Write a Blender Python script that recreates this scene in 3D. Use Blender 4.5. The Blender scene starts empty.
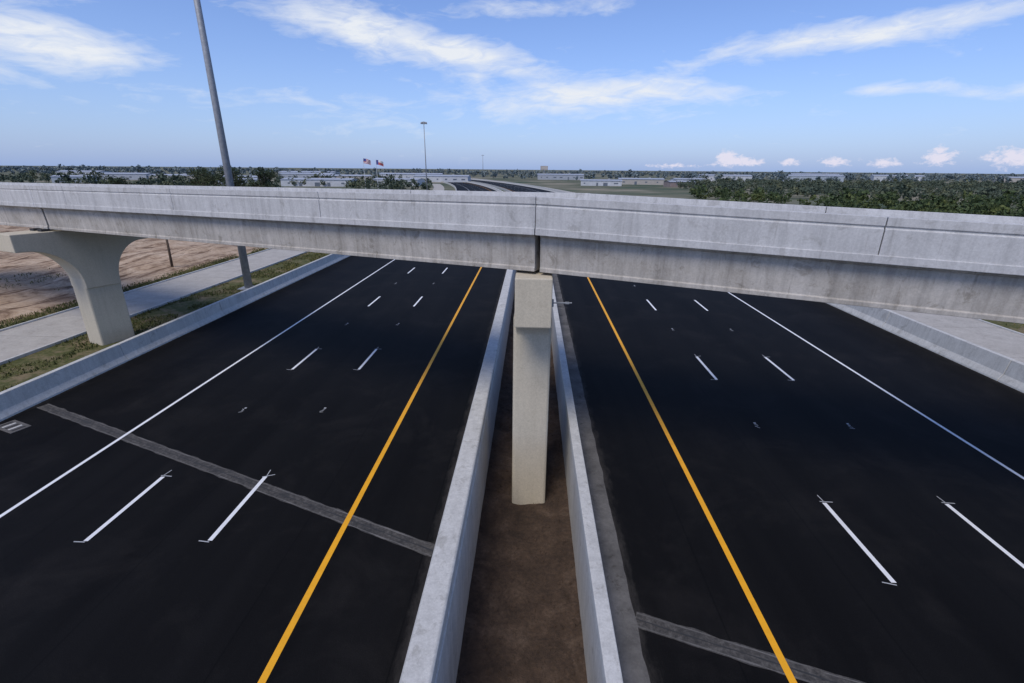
import bpy, math, random
import numpy as np
from mathutils import Vector, Matrix, noise as mnoise
random.seed(7); rng=np.random.default_rng(11)
S=bpy.context.scene
S.view_settings.view_transform='Standard'; S.view_settings.look='None'; S.view_settings.exposure=0
COL=S.collection

# ---------------------------------------------------------------- materials
def newmat(name):
    m=bpy.data.materials.new(name); m.use_nodes=True
    nt=m.node_tree; b=nt.nodes['Principled BSDF']
    return m,nt,b
def N(nt,t,**k):
    n=nt.nodes.new(t)
    for a,v in k.items(): setattr(n,a,v)
    return n
def noise(nt,vec,scale,detail=4,rough=.6,dist=0):
    n=N(nt,'ShaderNodeTexNoise'); n.inputs['Scale'].default_value=scale
    n.inputs['Detail'].default_value=detail; n.inputs['Roughness'].default_value=rough
    n.inputs['Distortion'].default_value=dist
    nt.links.new(vec,n.inputs['Vector']); return n.outputs['Fac']
def ramp(nt,fac,stops):
    r=N(nt,'ShaderNodeValToRGB'); e=r.color_ramp.elements
    while len(e)<len(stops): e.new(.5)
    for i,(p,c) in enumerate(stops):
        e[i].position=p; e[i].color=(c[0],c[1],c[2],1) if hasattr(c,'__len__') else (c,c,c,1)
    nt.links.new(fac,r.inputs['Fac']); return r.outputs['Color']
def mix(nt,f,a,b,mode='MIX'):
    m=N(nt,'ShaderNodeMix',data_type='RGBA',blend_type=mode)
    for s,v in ((m.inputs[0],f),(m.inputs[6],a),(m.inputs[7],b)):
        if isinstance(v,(int,float)): s.default_value=v
        elif isinstance(v,tuple): s.default_value=(*v[:3],1)
        else: nt.links.new(v,s)
    return m.outputs[2]
def math_(nt,op,a,b=None,c=None,clamp=False):
    m=N(nt,'ShaderNodeMath',operation=op,use_clamp=clamp)
    for i,v in enumerate((a,b,c)):
        if v is None: continue
        if isinstance(v,(int,float)): m.inputs[i].default_value=v
        else: nt.links.new(v,m.inputs[i])
    return m.outputs[0]
def pos(nt):
    return N(nt,'ShaderNodeNewGeometry').outputs['Position']
def vscale(nt,vec,s):
    m=N(nt,'ShaderNodeMapping'); m.inputs['Scale'].default_value=s
    nt.links.new(vec,m.inputs['Vector']); return m.outputs['Vector']
def bump(nt,b,h,strength=.3,dist=.02):
    n=N(nt,'ShaderNodeBump'); n.inputs['Strength'].default_value=strength; n.inputs['Distance'].default_value=dist
    nt.links.new(h,n.inputs['Height']); nt.links.new(n.outputs['Normal'],b.inputs['Normal'])

def concrete(name,base,stain,streak=.0,amount=.6,rough=.85,fine=18,blot=.35):
    m,nt,b=newmat(name); p=pos(nt)
    n1=noise(nt,p,.8,5,.72,.2); n2=noise(nt,p,fine,4,.78)
    c=mix(nt,math_(nt,'MULTIPLY',ramp(nt,n1,[(.35,0.),(.75,1.)]),amount),base,stain)
    c=mix(nt,.5,c,ramp(nt,n2,[(.3,.68),(.65,1.12)]),'MULTIPLY')
    if blot>0:   # damp blotches and patch repairs
        n4=noise(nt,p,1.9,5,.75,.6)
        c=mix(nt,blot,c,ramp(nt,n4,[(.34,(.50,.48,.44)),(.44,(1,1,1)),(.60,(1,1,1)),(.70,(1.18,1.18,1.16))]),'MULTIPLY')
    if streak>0:
        s=noise(nt,vscale(nt,p,(3.2,3.2,.22)),1.4,4,.65)
        c=mix(nt,streak,c,ramp(nt,s,[(.35,.5),(.58,1.04)]),'MULTIPLY')
        s2=noise(nt,vscale(nt,p,(7,7,.5)),.8,4,.7)
        c=mix(nt,streak*1.1,c,ramp(nt,s2,[(.30,(.45,.42,.38)),(.40,(1,1,1))]),'MULTIPLY')
    nt.links.new(c,b.inputs['Base Color']); b.inputs['Roughness'].default_value=rough
    b.inputs['Specular IOR Level'].default_value=.25
    bump(nt,b,n2,.25,.01); return m
M_par=concrete('parapet_concrete',(.57,.56,.54),(.43,.42,.405),.30,.7)
M_beam=concrete('girder_concrete',(.52,.48,.425),(.33,.295,.245),.45,.85,blot=.6)
M_pier=concrete('pier_concrete',(.56,.495,.375),(.49,.425,.32),.10,.4,blot=.12)
M_wall=concrete('barrier_concrete',(.60,.585,.54),(.45,.435,.395),.26,.7,blot=.45)
M_front=concrete('frontage_concrete',(.48,.445,.385),(.34,.31,.265),0,.8,.9,6)
M_gutter=concrete('gutter_concrete',(.16,.15,.138),(.055,.052,.048),0,1,.9,9,.8)

# asphalt
m,nt,b=newmat('fresh_asphalt'); p=pos(nt)
n1=noise(nt,vscale(nt,p,(1,.06,1)),.6,4,.6); n2=noise(nt,p,45,3,.85); n3=noise(nt,p,.35,6,.7,.5)
c=mix(nt,ramp(nt,n1,[(.35,0.),(.65,1.)]),(.0046,.0042,.0040),(.0082,.0077,.0074))
c=mix(nt,math_(nt,'MULTIPLY',ramp(nt,n3,[(.50,0.),(.75,1.)]),.6),c,(.021,.0188,.017))
c=mix(nt,.85,c,ramp(nt,n2,[(.35,.35),(.55,1.),(.7,2.6)]),'MULTIPLY')
w=N(nt,'ShaderNodeSeparateXYZ'); nt.links.new(p,w.inputs[0])
fr=math_(nt,'FRACT',math_(nt,'DIVIDE',math_(nt,'ADD',w.outputs[0],100.6),3.9))
sm=math_(nt,'LESS_THAN',fr,.010)
c=mix(nt,math_(nt,'MULTIPLY',sm,.6),c,(.002,.002,.002))
dus=None
for x0 in (-2.8,-22.9,24.8,2.6):
    q=math_(nt,'SUBTRACT',1,math_(nt,'DIVIDE',math_(nt,'ABSOLUTE',math_(nt,'SUBTRACT',w.outputs[0],x0)),.5),clamp=True)
    dus=q if dus is None else math_(nt,'MAXIMUM',dus,q)
nd=noise(nt,vscale(nt,p,(1,.35,1)),2.4,5,.8)
du=math_(nt,'MULTIPLY',math_(nt,'SUBTRACT',math_(nt,'ADD',math_(nt,'MULTIPLY',dus,.5),nd),.76),2.2,clamp=True)
c=mix(nt,math_(nt,'MULTIPLY',du,.5),c,(.09,.08,.07))
nt.links.new(c,b.inputs['Base Color']); b.inputs['Roughness'].default_value=.72
b.inputs['Specular IOR Level'].default_value=.09
bump(nt,b,n2,.35,.008); M_asph=m
def paint(name,col):
    m,nt,b=newmat(name); p=pos(nt)
    n=noise(nt,p,30,3,.8); n2=noise(nt,p,2.5,4,.7)
    c=mix(nt,ramp(nt,n,[(.60,0.),(.72,.5)]),col,tuple(x*.35 for x in col))
    c=mix(nt,.5,c,ramp(nt,n2,[(.3,.75),(.6,1.)]),'MULTIPLY')
    nt.links.new(c,b.inputs['Base Color']); b.inputs['Roughness'].default_value=.6; return m
M_white=paint('white_paint',(.82,.81,.78)); M_yel=paint('yellow_paint',(.90,.41,.008)); M_chalk=paint('chalk_mark',(.45,.45,.44))
m,nt,b=newmat('patched_joint'); p=pos(nt)
n=noise(nt,p,7,5,.75); n2=noise(nt,p,1.1,4,.7)
c=ramp(nt,n,[(.3,(.018,.017,.016)),(.5,(.060,.054,.047)),(.7,(.13,.12,.105))])
c=mix(nt,ramp(nt,n2,[(.45,0.),(.65,.6)]),c,(.02,.02,.02))
nt.links.new(c,b.inputs['Base Color']); b.inputs['Roughness'].default_value=.9; M_joint=m
def plain(name,col,rough=.6,metal=0,var=.25,sc=4):
    m,nt,b=newmat(name); p=pos(nt); n=noise(nt,p,sc,3,.6)
    c=mix(nt,1,col,ramp(nt,n,[(.3,1-var),(.7,1+var*.3)]),'MULTIPLY')
    nt.links.new(c,b.inputs['Base Color']); b.inputs['Roughness'].default_value=rough; b.inputs['Metallic'].default_value=metal
    return m
M_galv=plain('galvanised_steel',(.33,.34,.35),.55,.2)
M_wood=plain('weathered_wood',(.09,.06,.04),.9)
M_win=plain('window_glass_hazed',(.14,.16,.19),.3)  # distant panes: dark glass lifted to bluish grey, haze put into the colour
M_bark=plain('bark',(.09,.07,.05),.9)
M_ped=plain('rubber_bearing',(.03,.03,.03),.8)
M_red=plain('red_cloth',(.50,.12,.12),.8); M_bluec=plain('blue_cloth',(.06,.08,.28),.8); M_whc=plain('white_cloth',(.7,.7,.7),.8)

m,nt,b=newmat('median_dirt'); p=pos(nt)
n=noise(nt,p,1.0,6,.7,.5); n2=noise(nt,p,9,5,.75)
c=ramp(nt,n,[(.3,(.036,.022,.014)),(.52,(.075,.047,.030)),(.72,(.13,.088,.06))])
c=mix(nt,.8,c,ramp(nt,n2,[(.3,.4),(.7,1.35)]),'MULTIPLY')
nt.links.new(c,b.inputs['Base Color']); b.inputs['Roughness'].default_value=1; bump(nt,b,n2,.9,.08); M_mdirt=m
m,nt,b=newmat('ground_earth_and_grass'); p=pos(nt)
sx=N(nt,'ShaderNodeSeparateXYZ'); nt.links.new(p,sx.inputs[0])
nb=noise(nt,p,.35,5,.7); nf=noise(nt,p,3,5,.75); nl=noise(nt,p,.02,4,.6)
grass=ramp(nt,nf,[(.3,(.045,.055,.02)),(.5,(.095,.098,.036)),(.68,(.19,.155,.085))])
dirt=ramp(nt,nf,[(.3,(.26,.175,.105)),(.5,(.42,.30,.195)),(.7,(.54,.41,.285))])
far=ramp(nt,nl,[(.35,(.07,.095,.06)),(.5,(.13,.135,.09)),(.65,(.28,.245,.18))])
xx=math_(nt,'ADD',sx.outputs[0],math_(nt,'MULTIPLY',math_(nt,'SUBTRACT',nb,.5),5.0))
isd=math_(nt,'LESS_THAN',xx,-36.9)
c=mix(nt,isd,grass,dirt)
c=mix(nt,math_(nt,'MULTIPLY',ramp(nt,nb,[(.5,0.),(.6,1.)]),.6),c,(.27,.195,.125))
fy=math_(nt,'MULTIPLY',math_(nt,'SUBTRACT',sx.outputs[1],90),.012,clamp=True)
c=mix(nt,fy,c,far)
nt.links.new(c,b.inputs['Base Color']); b.inputs['Roughness'].default_value=1; b.inputs['Specular IOR Level'].default_value=.1
bump(nt,b,nf,.5,.1); M_ground=m
m,nt,b=newmat('graded_dirt'); p=pos(nt)
nf=noise(nt,p,.35,6,.72,.8); nt2=noise(nt,vscale(nt,p,(.9,.10,1)),1.2,5,.7,1.2); nff=noise(nt,p,4,4,.8)
c=ramp(nt,nf,[(.34,(.20,.12,.065)),(.47,(.44,.305,.19)),(.66,(.60,.455,.315))])
c=mix(nt,.95,c,ramp(nt,nt2,[(.38,(.30,.23,.17)),(.50,(1.05,1.05,1.05))]),'MULTIPLY')
c=mix(nt,.6,c,ramp(nt,nff,[(.3,.55),(.7,1.2)]),'MULTIPLY')
nt.links.new(c,b.inputs['Base Color']); b.inputs['Roughness'].default_value=1; bump(nt,b,nff,.7,.12); M_dirt=m
def foliage(name,dark,mid,light,sc=1.3):
    m,nt,b=newmat(name); p=pos(nt)
    a=noise(nt,p,.10,2,.6); d=noise(nt,p,sc,3,.7)
    c=ramp(nt,d,[(.3,dark),(.5,mid),(.7,light)])
    c=mix(nt,.9,c,ramp(nt,a,[(.35,(.62,.66,.66)),(.5,(1,1,1)),(.65,(1.55,1.3,1.0))]),'MULTIPLY')
    nt.links.new(c,b.inputs['Base Color']); b.inputs['Roughness'].default_value=.8; b.inputs['Specular IOR Level'].default_value=.15
    return m
M_fol=foliage('foliage_scrub',(.030,.048,.021),(.056,.082,.033),(.10,.12,.055))
M_folmid=foliage('foliage_mid_haze',(.055,.075,.055),(.078,.10,.070),(.115,.132,.092))  # light aerial haze painted in: leaf colours paler and less saturated
M_foldk=foliage('foliage_oak',(.025,.038,.023),(.042,.06,.036),(.065,.09,.048))
M_folfar=foliage('foliage_hazy',(.12,.155,.175),(.14,.18,.195),(.18,.22,.22),.3)  # far leaves carry the aerial haze in their pale blue-grey colour
M_grassb=foliage('grass_blades',(.05,.055,.02),(.10,.11,.035),(.19,.165,.075))

# ---------------------------------------------------------------- mesh helpers
import bmesh
def mkobj(name,verts,faces,mat,parent=None,smooth=False,mats=None,midx=None):
    me=bpy.data.meshes.new(name); me.from_pydata([tuple(v) for v in verts],[],faces)
    for mm in (mats or [mat]): me.materials.append(mm)
    if midx is not None: me.polygons.foreach_set('material_index',midx)
    if smooth: me.polygons.foreach_set('use_smooth',[True]*len(me.polygons))
    me.update(); o=bpy.data.objects.new(name,me); COL.objects.link(o)
    if parent: o.parent=parent
    return o
def empty(name,loc=(0,0,0)):
    e=bpy.data.objects.new(name,None); e.location=loc; COL.objects.link(e); return e
def bevel(o,w=.02,seg=2):
    md=o.modifiers.new('bevel','BEVEL'); md.width=w; md.segments=seg; md.limit_method='ANGLE'; return o
def curve(y): return -(max(0,y-60))**2/2400.0
def ysamples(y0,y1):
    ys=[y0]; y=y0
    while y<y1-1e-6:
        y=min(y1,y+(4 if y<60 else 12)); ys.append(y)
    return ys
def strip(name,x0,x1,z,y0,y1,mat,parent=None,jit=0):
    ys=ysamples(y0,y1); V=[];F=[]
    for y in ys:
        s=curve(y); V+= [(x0+s,y,z),(x1+s,y,z)]
    for i in range(len(ys)-1): F.append((2*i,2*i+1,2*i+3,2*i+2))
    return mkobj(name,V,F,mat,parent)
def fixn(o):
    bm=bmesh.new(); bm.from_mesh(o.data); bmesh.ops.recalc_face_normals(bm,faces=bm.faces); bm.to_mesh(o.data); bm.free()
def sweepY(name,prof,y0,y1,mat,parent=None,bev=.02):
    ys=ysamples(y0,y1); n=len(prof); V=[];F=[]
    for y in ys:
        s=curve(y)
        V+=[(x+s,y,z) for x,z in prof]
    for i in range(len(ys)-1):
        for j in range(n):
            k=(j+1)%n; F.append((i*n+j,i*n+k,(i+1)*n+k,(i+1)*n+j))
    F.append(tuple(range(n))); F.append(tuple((len(ys)-1)*n+j for j in reversed(range(n))))
    o=mkobj(name,V,F,mat,parent); fixn(o)
    if bev: bevel(o,bev)
    return o
def prism(name,prof,A,B,mat=None,parent=None,bev=.02,zA=0,zB=0,inward=None,cs=0):
    V=[];n=len(prof);F=[]
    for P,z in ((A,zA),(B,zB)):
        for o_,dz in prof: V.append((P[0]+inward[0]*o_,P[1]+inward[1]*o_,z+dz-cs*o_))
    for j in range(n):
        k=(j+1)%n; F.append((j,k,n+k,n+j))
    F.append(tuple(range(n))); F.append(tuple(n+j for j in reversed(range(n))))
    o=mkobj(name,V,F,mat,parent); fixn(o)
    if bev: bevel(o,bev)
    return o
def box(name,c,s,mat,parent=None,rot=0,bev=0):
    V=[];ca,sa=math.cos(rot),math.sin(rot)
    for dz in (-.5,.5):
        for dx,dy in ((-.5,-.5),(.5,-.5),(.5,.5),(-.5,.5)):
            x,y=dx*s[0],dy*s[1]; V.append((c[0]+x*ca-y*sa,c[1]+x*sa+y*ca,c[2]+dz*s[2]))
    F=[(3,2,1,0),(4,5,6,7),(0,1,5,4),(1,2,6,5),(2,3,7,6),(3,0,4,7)]
    o=mkobj(name,V,F,mat,parent)
    if bev: bevel(o,bev)
    return o
def tube(name,pts,rads,mat,parent=None,seg=14):
    V=[];F=[]
    for i,(p_,r) in enumerate(zip(pts,rads)):
        p_=Vector(p_); d=(Vector(pts[min(i+1,len(pts)-1)])-Vector(pts[max(i-1,0)])).normalized()
        a=d.orthogonal().normalized(); bb=d.cross(a)
        for k in range(seg):
            t=2*math.pi*k/seg; V.append(p_+a*r*math.cos(t)+bb*r*math.sin(t))
    for i in range(len(pts)-1):
        for k in range(seg):
            F.append((i*seg+k,i*seg+(k+1)%seg,(i+1)*seg+(k+1)%seg,(i+1)*seg+k))
    F.append(tuple(reversed(range(seg)))); F.append(tuple((len(pts)-1)*seg+k for k in range(seg)))
    return mkobj(name,V,F,mat,parent,smooth=seg>8)

# ---------------------------------------------------------------- ground sheet with the median trench
XL,XR=-1.98,1.62
cols=[-9000,-2500,-600,-150,-60,-30,XL,XL+.01,XR-.01,XR,30,60,150,600,2500,9000]
rows=[-300,-60,0,20,40,58,60,80,100,130,170,220,280,350,430,520,620,720,1500,4000,12000]
V=[];F=[]
for y in rows:
    s=curve(min(y,720))
    for i,x in enumerate(cols):
        z=-.05
        if i in (7,8): z=-2.6 if y<=58 else -.12
        V.append((x+s,y,z))
nc=len(cols)
for j in range(len(rows)-1):
    for i in range(nc-1):
        F.append((j*nc+i,j*nc+i+1,(j+1)*nc+i+1,(j+1)*nc+i))
mkobj('ground',V,F,M_ground)

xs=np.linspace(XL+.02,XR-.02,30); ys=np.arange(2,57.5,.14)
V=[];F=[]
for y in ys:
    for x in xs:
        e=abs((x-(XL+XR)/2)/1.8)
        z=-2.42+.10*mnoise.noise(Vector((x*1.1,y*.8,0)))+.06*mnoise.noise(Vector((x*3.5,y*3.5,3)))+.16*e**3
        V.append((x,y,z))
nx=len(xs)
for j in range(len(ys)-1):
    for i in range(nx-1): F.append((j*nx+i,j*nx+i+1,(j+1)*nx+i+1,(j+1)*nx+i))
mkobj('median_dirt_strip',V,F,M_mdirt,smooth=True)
V=[];F=[]
for k in range(1400):
    x=random.uniform(XL+.1,XR-.1); y=random.uniform(6,40); r=random.choice([.015,.02,.03,.05])
    z=-2.40+.1*mnoise.noise(Vector((x*1.1,y*.8,0)))+.16*abs((x+.18)/1.8)**3
    b0=len(V)
    for d in ((1,0,0),(0,1,0),(-1,0,0),(0,-1,0),(0,0,1)):
        V.append((x+d[0]*r*random.uniform(.7,1.5),y+d[1]*r*random.uniform(.7,1.5),z+d[2]*r))
    for i in range(4): F.append((b0+i,b0+(i+1)%4,b0+4))
mkobj('dirt_clods',V,F,M_mdirt)

# ---------------------------------------------------------------- carriageways
Y0,Y1=-30,760
road=empty('highway_road')
strip('asphalt_west',-22.95,-2.6,0,Y0,Y1,M_asph,road)
strip('asphalt_east',1.75,24.85,0,Y0,Y1,M_asph,road)
strip('edge_line_yellow_west',-5.83,-5.66,.010,Y0,Y1,M_yel,road)
strip('edge_line_yellow_east',5.62,5.79,.010,Y0,Y1,M_yel,road)
strip('edge_line_white_west',-16.75,-16.61,.010,Y0,Y1,M_white,road)
strip('edge_line_white_east',17.80,17.94,.010,Y0,Y1,M_white,road)
V=[];F=[];ys=[-30+.25*i for i in range(361)]+[60+12*i for i in range(1,59)]
for i,y in enumerate(ys):
    s=curve(y); V+=[(1.84+s,y,.006),(2.60+.05*mnoise.noise(Vector((0,y*1.3,2)))+.03*mnoise.noise(Vector((0,y*5,2)))+s,y,.006)]
for i in range(len(ys)-1): F.append((2*i,2*i+1,2*i+3,2*i+2))
mkobj('gutter_east',V,F,M_gutter,road)
V=[];F=[];V2=[];F2=[]
def quad(V,F,x0,x1,y0,y1,z,rot=0):
    cx,cy=(x0+x1)/2,(y0+y1)/2; b0=len(V)
    for x,y in ((x0,y0),(x1,y0),(x1,y1),(x0,y1)):
        dx,dy=x-cx,y-cy
        V.append((cx+dx*math.cos(rot)-dy*math.sin(rot)+curve(cy),cy+dx*math.sin(rot)+dy*math.cos(rot),z))
    F.append((b0,b0+1,b0+2,b0+3))
for xl,ystart,per,ln in ((-9.48,11.0,12.9,3.15),(-13.1,10.8,12.9,3.15),(9.80,10.4,13.3,3.3),(13.88,10.55,13.3,3.3)):
    for k in range(-2,50):
        y=ystart+per*k
        quad(V,F,xl-.07,xl+.07,y,y+ln,.010)
        if k<7:
            if k<=1:
                quad(V2,F2,xl-.32,xl+.02,y-.06,y-.025,.014,random.uniform(-.3,.1))
                quad(V2,F2,xl-.12,xl+.30,y+ln+.03,y+ln+.065,.014,random.uniform(-.1,.5))
                quad(V2,F2,xl-.015,xl+.015,y+ln+.05,y+ln+.40,.014,random.uniform(-.2,.2))
            ym=y+ln+(per-ln)/2
            for j in range(3):
                quad(V2,F2,xl-.10+random.uniform(-.05,.05),xl+.06,ym-.05+j*.12,ym-.02+j*.12,.014,random.uniform(-.9,.9))
            quad(V2,F2,xl-.05,xl+.05,ym+.30,ym+.40,.014)
mkobj('lane_dash_markings',V,F,M_white,road)
mkobj('layout_chalk_marks',V2,F2,M_chalk,road)

def joint(name,A,B,w,z,mat,parent,jag=.03,n=120,off=0):
    V=[];F=[];A=Vector((*A,0));B=Vector((*B,0));d=(B-A).normalized();nn=Vector((-d.y,d.x,0))
    for i in range(n+1):
        p_=A+(B-A)*i/n+nn*off
        for sgn in (-1,1):
            j=mnoise.noise(Vector((i*.35,sgn*7,w*50+off*9)))*jag*2
            q=p_+nn*(sgn*w/2+j); V.append((q.x,q.y,z))
    for i in range(n): F.append((2*i,2*i+1,2*i+3,2*i+2))
    return mkobj(name,V,F,mat,parent)
for tag,A,B in (('west',(-22.5,18.9),(-2.75,10.9)),('east',(2.6,8.95),(24.7,1.4))):
    joint('pavement_joint_'+tag,A,B,.46,.005,M_joint,road)
    for i,o in enumerate((-.19,.0,.18)):
        joint('pavement_joint_edge_%s_%d'%(tag,i),A,B,.035,.0085,M_gutter if i!=1 else M_ped,road,.012,120,o)
inl=empty('storm_drain_inlet')
box('frame',(-21.9,17.0,.012),(1.3,.7,.03),M_gutter,inl,-.35,.008)
for k in range(5): box('slot_%d'%k,(-22.35+k*.22,17.15-k*.08,.03),(.10,.45,.012),M_wall if k%2 else M_ped,inl,-.35)

# ---------------------------------------------------------------- barrier walls
def segwall(name,prof,y0,y1,seglen,mat,gap=.025,bev=.025):
    e=empty(name); y=y0;i=0
    while y<y1:
        L=seglen if y<90 else 60
        ye=min(y+L,y1); sweepY('panel_%d'%i,prof,y+gap/2,ye-gap/2,mat,e,bev if y<90 else 0); y=ye;i+=1
    return e
segwall('median_barrier_wall',[(-2.80,-.04),(-2.78,.09),(-2.62,.34),(-2.54,.97),(-2.50,1.0),(-1.98,1.0),(-1.93,.96),(-1.93,.62),(-1.90,.60),(-1.90,-2.7),(-2.80,-2.7)],-12,Y1,9.1,M_wall)
segwall('median_barrier_wall',[(1.56,-2.7),(1.56,.60),(1.48,.68),(1.48,1.0),(1.82,1.0),(1.84,.3),(1.90,.05),(1.90,-2.7)],-12,Y1,9.1,M_wall)
segwall('roadside_barrier_wall',[(-22.86,-.04),(-22.88,.08),(-23.06,.33),(-23.16,1.0),(-23.42,1.0),(-23.5,-.1),(-23.5,-.5),(-22.86,-.5)],-12,Y1,9.1,M_wall)
segwall('roadside_barrier_wall',[(24.78,-.04),(24.80,.08),(24.98,.4),(25.10,1.22),(25.36,1.22),(25.42,-.1),(25.42,-.5),(24.78,-.5)],-12,Y1,9.1,M_wall)

# ---------------------------------------------------------------- frontage roads
def frontage(name,xa,xb):
    e=empty(name)
    y=-20;i=0
    while y<360:
        L=6 if y<110 else 50
        strip('slab_%d'%i,xa,xb,.015,y+.012,y+L-.012,M_front,e); y+=L;i+=1
    sweepY('kerb_inner',[(xa-.16,-.1),(xa-.16,.12),(xa-.003,.12),(xa-.003,-.1)],-20,360,M_wall,e,.02)
    sweepY('kerb_outer',[(xb+.003,-.1),(xb+.003,.12),(xb+.16,.12),(xb+.16,-.1)],-20,360,M_wall,e,.02)
frontage('frontage_road',-35.2,-29.6)
frontage('frontage_road',27.4,33.4)

# ---------------------------------------------------------------- dirt field, left
xs=np.arange(-130,-36.6,.6); ys=np.arange(12,150,.7); V=[];F=[]
for y in ys:
    for x in xs:
        e=min(1,(-36.9-x)/4,(y-12)/6,(150-y)/10,(x+130)/8); e=max(0,e)
        h=.55*mnoise.noise(Vector((x*.09,y*.06,1)))+.40*mnoise.noise(Vector((x*.35,y*.14,2)))+.22*abs(mnoise.noise(Vector((x*1.1,y*.5,5))))
        wob=1.3*mnoise.noise(Vector((y*.12,0,9)))
        V.append((x+(wob if x>-38.5 else wob*.4),y,-.06+e*(.28+h)))
nx=len(xs)
for j in range(len(ys)-1):
    for i in range(nx-1): F.append((j*nx+i,j*nx+i+1,(j+1)*nx+i+1,(j+1)*nx+i))
mkobj('graded_dirt_field',V,F,M_dirt,smooth=True)

def grass(name,regions,n,hmin,hmax):
    Vs=[];tot=0
    for (x0,x1,y0,y1,wt) in regions:
        k=int(n*wt); x=rng.uniform(x0,x1,k); y=rng.uniform(y0,y1,k)
        keep=np.array([mnoise.noise(Vector((a*.45,b_*.3,4)))>-.08 for a,b_ in zip(x,y)]); x=x[keep];y=y[keep];k=len(x)
        h=rng.uniform(hmin,hmax,k); t=rng.uniform(0,2*np.pi,k); w=rng.uniform(.02,.06,k)
        lx=rng.normal(0,.06,k); ly=rng.normal(0,.06,k)
        a=np.stack([x-w*np.cos(t),y-w*np.sin(t),np.full(k,-.06)],1); c_=np.stack([x+w*np.cos(t),y+w*np.sin(t),np.full(k,-.06)],1)
        d=np.stack([x+lx,y+ly,h-.05],1)
        Vs.append(np.stack([a,c_,d],1).reshape(-1,3)); tot+=k
    V=np.concatenate(Vs); me=bpy.data.meshes.new(name)
    me.vertices.add(len(V)); me.vertices.foreach_set('co',V.ravel())
    me.loops.add(len(V)); me.loops.foreach_set('vertex_index',np.arange(len(V)))
    me.polygons.add(tot); me.polygons.foreach_set('loop_start',np.arange(tot)*3); me.polygons.foreach_set('loop_total',np.full(tot,3))
    me.materials.append(M_grassb); me.update(); o=bpy.data.objects.new(name,me); COL.objects.link(o)
grass('verge_grass',[(-29.4,-23.6,14,110,.5),(-37.6,-35.4,14,120,.3),(-52,-37.6,40,75,.08),(25.6,27.2,5,70,.04),(33.6,40,5,70,.04)],60000,.06,.22)

# ---------------------------------------------------------------- overpass bridge
br=empty('overpass_bridge')
W=6.0; CS=.022
P1=Vector((-.06,14.9)); uL=Vector((-.9275,.374)); uR=Vector((.957,-.290))
inL=Vector((.374,.9275)); inR=Vector((.290,.957))
def zL(t): return 9.66-.0085*t
def zR(t): return 9.66-.029*t
PAR=[(0,-.94),(0,-.29),(.03,-.27),(.03,-.235),(0,-.215),(0,0),(.26,0),(.28,-.25),(.38,-.8),(.40,-.94)]
FAR=[(W-o,z) for o,z in PAR]
SLAB=[(-.035,-.92),(W+.035,-.92),(W+.035,-1.13),(-.035,-1.13)]
def beamp(o): return [(o,-1.11),(o,-1.20),(o+.04,-1.23),(o+.09,-2.16),(o+.06,-2.19),(o+.06,-2.31),(o+1.3,-2.31),(o+1.3,-2.19),(o+1.27,-2.16),(o+1.32,-1.23),(o+1.36,-1.20),(o+1.36,-1.11)]
def span(tag,u,inw,zf,t0,t1,seg):
    P=lambda t:P1+u*t
    prism(tag+'_deck_slab',SLAB,P(t0+.015),P(t1-.015),M_par,br,.015,zf(t0),zf(t1),inw,CS)
    for i,o in enumerate((.22,2.3,4.40)):
        prism(tag+'_girder_%d'%i,beamp(o),P(t0+.10),P(t1-.10),M_beam,br,.012,zf(t0),zf(t1),inw,CS)
    t=t0;i=0
    while t<t1-.01:
        te=min(t1,t+seg)
        for nm,pr in (('near',PAR),('far',FAR)):
            prism(tag+'_parapet_%s_%d'%(nm,i),pr,P(t+.012),P(te-.012),M_par,br,.012,zf(t),zf(te),inw,CS)
        t=te;i+=1
span('west_span',uL,inL,zL,0,29,8.6)
span('far_west_span',uL,inL,zL,29,62,8.6)
span('east_span',uR,inR,zR,0,29,8.9)
span('far_east_span',uR,inR,zR,29,58,8.9)

def hammer(name,center,ang,base,top,sh_w,sh_d,cap_w,near,farr,endh,flare):
    e=empty(name,(center[0],center[1],0))
    v=Vector((math.cos(ang),math.sin(ang))); w=Vector((-v.y,v.x))
    def sol(nm,prof,width,bev=.06):
        V=[];n=len(prof)
        for s in (-.5,.5):
            for (a,z) in prof: V.append((v.x*a+w.x*s*width,v.y*a+w.y*s*width,z))
        F=[(j,(j+1)%n,n+(j+1)%n,n+j) for j in range(n)]+[tuple(range(n)),tuple(n+j for j in reversed(range(n)))]
        o=mkobj(nm,V,F,M_pier,e); fixn(o); bevel(o,bev); return o
    hd=sh_d/2
    sol('shaft',[(-hd,base),(hd,base),(hd,top-endh-.1),(-hd,top-endh-.1)],sh_w,.09)
    prof=[(-near,top),(-near,top-endh)]
    K=12
    for i in range(1,K+1):
        t=i/K*math.pi/2; prof.append((-near+.35+(near-.35-hd+.02)*math.sin(t),top-endh-flare*(1-math.cos(t))))
    prof+= [(-hd+.02,top-endh-flare-.3),(hd-.02,top-endh-flare-.3)]
    for i in range(K,0,-1):
        t=i/K*math.pi/2; prof.append((farr-.35-(farr-.35-hd+.02)*math.sin(t),top-endh-flare*(1-math.cos(t))))
    prof+=[(farr,top-endh),(farr,top)]
    sol('cap',prof,cap_w,.04)
    return e,v,w
e,v,w=hammer('bridge_pier',(-.06,17.4),math.pi/2,-2.7,7.24,1.36,2.4,1.18,2.75,2.9,1.62,.9)
for k,(dx,dy) in enumerate(((-.36,-1.5),(.36,-1.65),(-.36,.7),(.36,.5),(-.36,2.5),(.36,2.3))):
    box('bearing_%d'%k,(dx,dy,7.26),(.35,.4,.15),M_ped,e)
tube('gauge_rod',[(.55,-2.3,6.35),(1.25,-2.25,6.35)],[.022,.022],M_galv,e,8)
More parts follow.
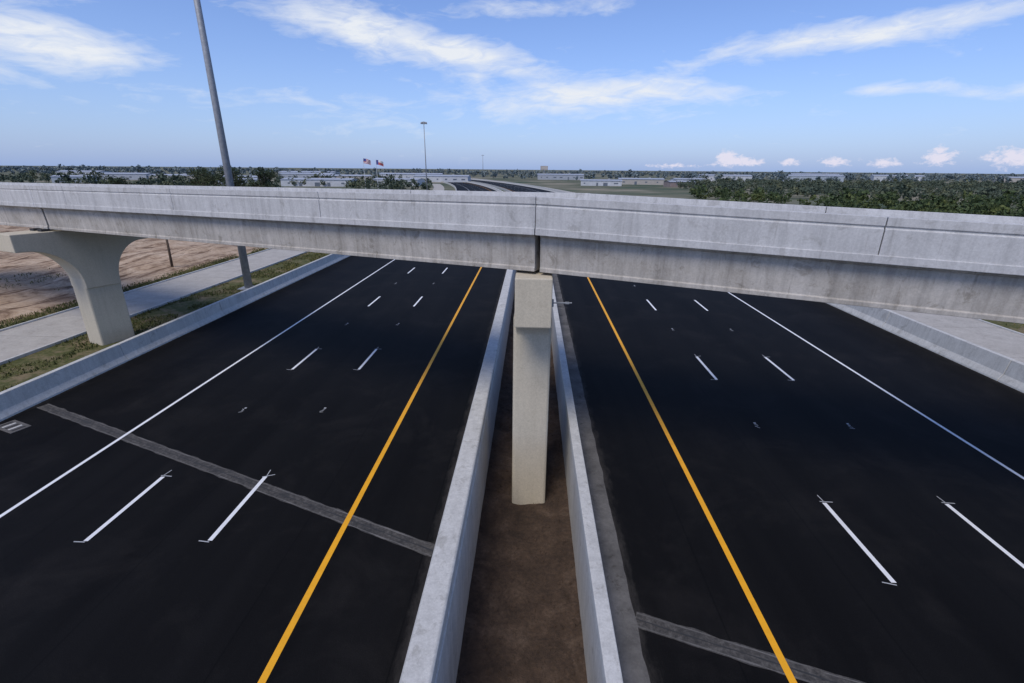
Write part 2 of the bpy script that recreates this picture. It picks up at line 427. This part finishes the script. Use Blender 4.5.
box('gauge_tag',(1.10,-2.26,6.35),(.12,.04,.07),M_galv,e)
box('gauge_bracket',(.62,-2.3,6.35),(.08,.16,.22),M_galv,e)
angp=math.atan2(.928,.371)
e,v,w=hammer('bridge_pier',(-26.8,27.9),angp,-.4,6.98,1.45,1.9,1.6,3.55,3.1,.95,2.2)
for k,(a,b_) in enumerate(((-1.9,.4),(-1.9,-.4),(0,.4),(0,-.4),(2,.4),(2,-.4))):
    q=v*a+w*b_; box('bearing_%d'%k,(q.x,q.y,7.02),(.4,.4,.16),M_ped,e,angp)
pc=P1+uR*29+inR*3
hammer('bridge_pier',(pc.x,pc.y),math.atan2(inR.y,inR.x),-.4,6.3,1.45,1.9,1.6,2.9,2.9,.95,2.0)
pc=P1+uL*61+inL*3
hammer('bridge_pier',(pc.x,pc.y),angp,-.4,6.7,1.45,1.9,1.6,2.9,2.9,.95,2.0)

# ---------------------------------------------------------------- light masts
def mast(name,x,y,h,r0,r1,ringd=1.6):
    e=empty(name,(x,y,0))
    tube('pole',[(0,0,-.1),(0,0,h*.5),(0,0,h)],[r0,(r0+r1)/2,r1],M_galv,e,16)
    box('base_plate',(0,0,.05),(r0*4,r0*4,.1),M_galv,e)
    n=20
    pts=[(ringd*math.cos(2*math.pi*k/n),ringd*math.sin(2*math.pi*k/n),h-.3) for k in range(n+1)]
    tube('ring',pts,[.08]*(n+1),M_galv,e,6)
    for k in range(8):
        t=2*math.pi*k/8; tube('arm_%d'%k,[(0,0,h-.1),(ringd*math.cos(t),ringd*math.sin(t),h-.3)],[.05,.05],M_galv,e,6)
        tube('luminaire_%d'%k,[(ringd*1.15*math.cos(t),ringd*1.15*math.sin(t),h-.25),(ringd*1.15*math.cos(t),ringd*1.15*math.sin(t),h-.75),(ringd*1.15*math.cos(t),ringd*1.15*math.sin(t),h-.95)],[.15,.25,.3],M_galv,e,10)
mast('high_mast_light',-25.8,41.8,33,.34,.17)
mast('high_mast_light',-46,217,28.8,.26,.14,1.0)
mast('high_mast_light',-75,760,30,.4,.25,1.5)
def flag(name,x,y,h,kind):
    e=empty(name,(x,y,0)); tube('pole',[(0,0,0),(0,0,h)],[.13,.08],M_whc,e,8)
    nx,nz=10,7; V=[];F=[];mi=[]
    for j in range(nz+1):
        for i in range(nx+1):
            u=i/nx; V.append((.1+3.4*u,.5*math.sin(u*7+j*.2)*u,h-.2-2.2*j/nz-.9*u*u))
    for j in range(nz):
        for i in range(nx):
            F.append((j*(nx+1)+i,j*(nx+1)+i+1,(j+1)*(nx+1)+i+1,(j+1)*(nx+1)+i))
            if kind=='stripes': mi.append(2 if (i<4 and j<4) else (0 if j%2==0 else 1))
            else: mi.append(2 if i<3 else (1 if j<3 else 0))
    mkobj('cloth',V,F,None,e,mats=[M_red,M_whc,M_bluec],midx=mi)
flag('flagpole_with_flag',-84,250,15.0,'stripes'); flag('flagpole_with_flag',-78,251,14.4,'lone')
e=empty('wooden_post',(-38.9,50,0)); tube('post',[(0,0,-.1),(.06,0,1.8),(.1,0,3.6)],[.13,.12,.10],M_wood,e,10); box('cross_cleat',(.1,-.13,3.3),(.5,.06,.1),M_wood,e)

# ---------------------------------------------------------------- vegetation
def leafmesh(name,C,R,n,size,mat,parent=None):
    C=np.repeat(np.asarray(C),n,0); R=np.repeat(np.asarray(R),n,0); size=np.repeat(np.asarray(size),n,0)
    k=len(C); d=rng.normal(size=(k,3)); d/=np.linalg.norm(d,axis=1)[:,None]
    rr=rng.uniform(.45,1.0,k)**.6
    P=C+d*R*rr[:,None]
    a=rng.normal(size=(k,3)); a/=np.linalg.norm(a,axis=1)[:,None]
    b_=np.cross(a,d+rng.normal(size=(k,3))*.6); b_/=np.linalg.norm(b_,axis=1)[:,None]+1e-9
    s=size*rng.uniform(.5,1.3,k); a=a*s[:,None]; b_=b_*s[:,None]*.7
    V=np.stack([P-a,P-b_,P+a,P+b_],1).reshape(-1,3)
    me=bpy.data.meshes.new(name); me.vertices.add(len(V)); me.vertices.foreach_set('co',V.ravel())
    me.loops.add(len(V)); me.loops.foreach_set('vertex_index',np.arange(len(V)))
    me.polygons.add(k); me.polygons.foreach_set('loop_start',np.arange(k)*4); me.polygons.foreach_set('loop_total',np.full(k,4))
    me.materials.append(mat); me.update(); o=bpy.data.objects.new(name,me); COL.objects.link(o)
    if parent: o.parent=parent
    return o
def woods(name,pts,hr,mat,n,lobes=4,sz=.13):
    C=[];R=[];Z=[]
    for x,y in pts:
        h=random.uniform(*hr)*(1.35 if random.random()<.10 else 1); r=h*random.uniform(.35,.6)
        for l in range(lobes):
            t=random.uniform(0,6.28); q=r*random.uniform(.1,.75); rr=r*random.uniform(.4,.75)
            zz=h*random.uniform(.35,.8)
            C.append((x+q*math.cos(t),y+q*math.sin(t),zz)); R.append((rr,rr,min(rr*.85,h-zz+.2))); Z.append(h*sz*.55)
    return leafmesh(name,C,R,n,Z,mat)
pts=[]
for i in range(40000):
    x=random.uniform(42,560); y=random.uniform(48,480)
    if x<.235*y+16: continue
    if mnoise.noise(Vector((x*.025,y*.025,0)))<-.30: continue
    dist=math.hypot(x,y)
    if random.random()>min(1,80/dist)*.6: continue
    pts.append((x,y))
    if len(pts)>3700: break
near=[p_ for p_ in pts if math.hypot(*p_)<140]; mid=[p_ for p_ in pts if 140<=math.hypot(*p_)<230]; farp=[p_ for p_ in pts if math.hypot(*p_)>=230]
woods('scrub_woodland',near,(1.8,4.0),M_fol,32,5,.13)
woods('scrub_woodland',mid,(2.4,4.8),M_fol,18,4,.18)
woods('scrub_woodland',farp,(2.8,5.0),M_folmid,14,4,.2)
pts=[]
for i in range(3400):
    y=random.uniform(480,1800); x=random.uniform(-1.35*y,1.35*y)
    if abs(x-curve(min(y,720)))<45 and y<760: continue
    if -.75*y<x<.25*y and random.random()<.35 : continue
    pts.append((x,y))
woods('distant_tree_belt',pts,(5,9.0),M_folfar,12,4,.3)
pts=[]
for i in range(900):
    y=random.uniform(170,480); x=random.uniform(-1.3*y,-.15*y)
    if mnoise.noise(Vector((x*.02,y*.02,7)))<.02: continue
    if abs(x-curve(y))<32: continue
    pts.append((x,y))
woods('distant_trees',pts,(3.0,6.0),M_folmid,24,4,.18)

def tree(name,x,y,h,r):
    e=empty(name,(x,y,0))
    tube('trunk',[(0,0,-.1),(.1,0,h*.25),(.05,.1,h*.5),(0,.1,h*.8)],[.35,.28,.2,.06],M_bark,e,9)
    C=[];R=[]
    for k in range(7):
        t=k*2.4; L=r*random.uniform(.5,.85); z0=h*random.uniform(.28,.5); z1=h*random.uniform(.5,.85)
        tube('limb_%d'%k,[(0,.05,z0),(L*.5*math.cos(t),L*.5*math.sin(t),(z0+z1)/2),(L*math.cos(t),L*math.sin(t),z1)],[.14,.09,.03],M_bark,e,6)
        C.append((L*math.cos(t),L*math.sin(t),z1)); q=r*random.uniform(.3,.5); R.append((q,q,q*.75))
    for k in range(9):
        t=random.uniform(0,6.28); L=r*random.uniform(0,.8); q=r*random.uniform(.22,.42)
        C.append((L*math.cos(t),L*math.sin(t),h*random.uniform(.45,.9))); R.append((q,q,q*.7))
    leafmesh('crown',C,R,140,[.24]*len(C),M_foldk,parent=e)
tree('oak_tree',-98,146,10.6,5.0); tree('oak_tree',-92,149,11.2,5.0); tree('oak_tree',-82,150,11.0,3.6)
tree('oak_tree',-128,150,7.5,4.0)

# ---------------------------------------------------------------- distant buildings
BC=[plain('painted_metal_siding_%d'%i,c,.6,0,.15,.5) for i,c in enumerate([(.50,.51,.52),(.36,.38,.41),(.42,.38,.33),(.27,.21,.19),(.37,.41,.45)])]
M_roof=plain('metal_roof',(.42,.44,.47),.5)
def building(name,x,y,w,d,h,rot,ci):
    e=empty(name,(x,y,0)); e.rotation_euler=(0,0,rot); m=BC[ci]
    V=[(-w/2,-d/2,-.1),(w/2,-d/2,-.1),(w/2,d/2,-.1),(-w/2,d/2,-.1),(-w/2,-d/2,h*.85),(w/2,-d/2,h*.85),(w/2,d/2,h*.85),(-w/2,d/2,h*.85),(-w/2,0,h),(w/2,0,h)]
    mkobj('walls',V,[(0,1,5,4),(1,2,6,9,5),(2,3,7,6),(3,0,4,8,7)],m,e)
    o=.4
    mkobj('roof',[(-w/2-o,-d/2-o,h*.85),(w/2+o,-d/2-o,h*.85),(w/2+o,0,h+.12),(-w/2-o,0,h+.12),(-w/2-o,d/2+o,h*.85),(w/2+o,d/2+o,h*.85)],[(0,1,2,3),(3,2,5,4)],M_roof,e)
    n=max(2,int(w/7)); V=[];F=[]
    for k in range(n):
        cx=-w/2+(k+.5)*w/n+random.uniform(-1,1); b0=len(V); dd=random.choice([.6,.9,1.5]); z0,z1=(0,h*.5) if random.random()<.4 else (h*.3,h*.5)
        V+=[(cx-dd,-d/2-.03,z0),(cx+dd,-d/2-.03,z0),(cx+dd,-d/2-.03,z1),(cx-dd,-d/2-.03,z1)]; F.append((b0,b0+1,b0+2,b0+3))
    mkobj('doors_and_windows',V,F,M_win,e)
    box('rooftop_unit',(w*.2,0,h+.35),(1.8,1.6,.8),M_galv,e)
BL=[(-128,300,40,18,4.4,.1,0),(-88,330,30,16,4.2,-.1,0),(-175,300,26,14,4.0,.2,4),(-75,420,44,20,5.4,.0,0),(-150,400,46,20,5.2,.1,2),(-205,350,26,14,4.6,.1,2),(-120,500,60,24,6,.1,0),(-210,470,50,22,5.6,0,1),
    (48,360,28,14,4.0,-.1,0),(84,400,34,16,4.6,-.1,2),(100,350,18,10,3.8,.2,3),(30,560,50,20,6,0,1),(130,430,26,12,4.4,.1,0),
    (-260,360,30,14,5,.2,2),(-330,400,36,16,5.2,.2,1),(-300,320,20,12,4.4,.4,4),(-420,460,40,18,6,0,0),(-250,560,60,24,6.5,0,0),
    (200,540,50,20,6.8,-.2,0),(310,580,60,22,7,-.2,4),(430,620,50,22,7.5,-.3,0),(520,560,40,18,7,-.3,2),(380,700,60,22,8,-.3,1)]
for a in BL: building('warehouse' if a[2]>28 else 'shop_building',*a)
e=empty('billboard_sign',(12,560,0)); tube('post',[(0,0,0),(0,0,10)],[.4,.4],M_galv,e,8); box('panel',(0,-.4,12),(8,.5,4),BC[3],e); box('face',(0,-.68,12),(7.4,.05,3.4),BC[2],e)

# ---------------------------------------------------------------- world sky
wd=bpy.data.worlds.new('World'); S.world=wd; wd.use_nodes=True; nt=wd.node_tree; nt.nodes.clear()
try: wd.cycles.sampling_method='MANUAL'; wd.cycles.sample_map_resolution=256
except Exception as ex: print(ex)
out=N(nt,'ShaderNodeOutputWorld'); bg=N(nt,'ShaderNodeBackground'); nt.links.new(bg.outputs[0],out.inputs[0]); bg.inputs[1].default_value=.125
SUN_AZ,SUN_EL=205,54
sky=N(nt,'ShaderNodeTexSky',sky_type='NISHITA'); sky.sun_disc=False; sky.sun_elevation=math.radians(SUN_EL); sky.sun_rotation=math.radians(SUN_AZ)
sky.air_density=1.0; sky.dust_density=.8; sky.ozone_density=2.0
tc=N(nt,'ShaderNodeTexCoord'); sp=N(nt,'ShaderNodeSeparateXYZ'); nt.links.new(tc.outputs['Generated'],sp.inputs[0])
X,Y,Z=sp.outputs
az=math_(nt,'MULTIPLY',math_(nt,'ARCTAN2',X,Y),180/math.pi)
el=math_(nt,'MULTIPLY',math_(nt,'ARCSINE',Z),180/math.pi)
def cvec(ax,ex,ox=0,rot=0):
    c=N(nt,'ShaderNodeCombineXYZ'); r=math.radians(rot)
    A=math_(nt,'ADD',math_(nt,'MULTIPLY',az,math.cos(r)),math_(nt,'MULTIPLY',el,math.sin(r)))
    E=math_(nt,'SUBTRACT',math_(nt,'MULTIPLY',el,math.cos(r)),math_(nt,'MULTIPLY',az,math.sin(r)))
    nt.links.new(math_(nt,'MULTIPLY',A,ax),c.inputs[0]); nt.links.new(math_(nt,'MULTIPLY',E,ex),c.inputs[1]); c.inputs[2].default_value=ox
    return c.outputs[0]
def blob(a0,e0,w_,h_,amp=1,tilt=0):
    da=math_(nt,'SUBTRACT',az,a0); de=math_(nt,'SUBTRACT',math_(nt,'SUBTRACT',el,e0),math_(nt,'MULTIPLY',da,tilt))
    q1=math_(nt,'DIVIDE',da,w_); q2=math_(nt,'DIVIDE',de,h_)
    q=math_(nt,'ADD',math_(nt,'MULTIPLY',q1,q1),math_(nt,'MULTIPLY',q2,q2))
    return math_(nt,'MULTIPLY',math_(nt,'EXPONENT',math_(nt,'MULTIPLY',q,-1)),amp)
def summ(l):
    s=l[0]
    for k in l[1:]: s=math_(nt,'ADD',s,k)
    return s
cir=summ([blob(-43,9.2,7,2.0,1.2),blob(-18,13,10,2.0,1.1,-.12),blob(-6,10.8,7,1.2,1.0,-.12),blob(6,7.6,11,1.7,.92,.02),blob(29,11.2,12,1.1,1.1,.05),
          blob(42,6,5,.8,.85),blob(33,6.8,3.5,.6,.75),blob(1,15,7,1.0,.8),blob(-12,6,28,2.4,.34),blob(22,8,10,1.5,.2)])
n1=noise(nt,cvec(.10,.36,0,-4),1.0,6,.56,.9); n2=noise(nt,cvec(.30,1.1,5,4),1.0,5,.62,.7)
tex=math_(nt,'ADD',math_(nt,'MULTIPLY',n1,.64),math_(nt,'MULTIPLY',n2,.36))
dens=math_(nt,'SUBTRACT',math_(nt,'ADD',tex,math_(nt,'MULTIPLY',cir,.40)),.60)
cf=math_(nt,'MULTIPLY',dens,2.6,clamp=True)
cf=math_(nt,'MULTIPLY',cf,math_(nt,'ADD',.38,math_(nt,'MULTIPLY',n2,1.15),clamp=True),clamp=True)
cum=summ([blob(20.3,1.3,1.3,.9),blob(22.6,.9,1.8,.5,.95),blob(26.2,.9,1.0,.5,.9),blob(29.8,.9,1.5,.55),blob(33.7,.8,1.4,.5),blob(37.3,1.3,1.3,.95),blob(42,1.2,2.2,.95),blob(15,.5,4,.3,.8)])
n3=noise(nt,cvec(1.3,2.2,2),1.0,5,.65,.2)
cu=math_(nt,'MULTIPLY',math_(nt,'SUBTRACT',math_(nt,'ADD',n3,math_(nt,'MULTIPLY',cum,.5)),.74),4.5,clamp=True)
skyc=mix(nt,1,sky.outputs[0],(.88,.97,1.30),'MULTIPLY')
hz=math_(nt,'EXPONENT',math_(nt,'MULTIPLY',math_(nt,'MAXIMUM',el,0),-.17))
skyc=mix(nt,math_(nt,'MULTIPLY',hz,.68),skyc,(2.45,3.6,6.6))
c=mix(nt,cf,skyc,(6.5,6.8,7.3))
c=mix(nt,math_(nt,'MULTIPLY',cu,.85),c,(6.5,6.2,7.1))
nt.links.new(c,bg.inputs[0])

# ---------------------------------------------------------------- sun, veiled by thin high cloud
sd=bpy.data.lights.new('sun','SUN'); sd.energy=2.2; sd.angle=math.radians(26); sd.color=(1,.93,.82)
so=bpy.data.objects.new('sun',sd); COL.objects.link(so)
a,e_=math.radians(SUN_AZ),math.radians(SUN_EL)
d=Vector((math.sin(a)*math.cos(e_),math.cos(a)*math.cos(e_),math.sin(e_)))
so.rotation_euler=d.to_track_quat('Z','Y').to_euler(); so.location=d*60

# ---------------------------------------------------------------- camera
cd=bpy.data.cameras.new('camera'); cd.sensor_width=36; cd.lens=36*480/1024; cd.clip_end=20000; cd.clip_start=.1
co=bpy.data.objects.new('camera',cd); COL.objects.link(co)
co.matrix_world=Matrix.Translation((-.16,0,10.42))@Matrix.Rotation(math.radians(2.2),4,'Z')@Matrix.Rotation(math.radians(90-19.75),4,'X')@Matrix.Rotation(math.radians(.48),4,'Z')
S.camera=co
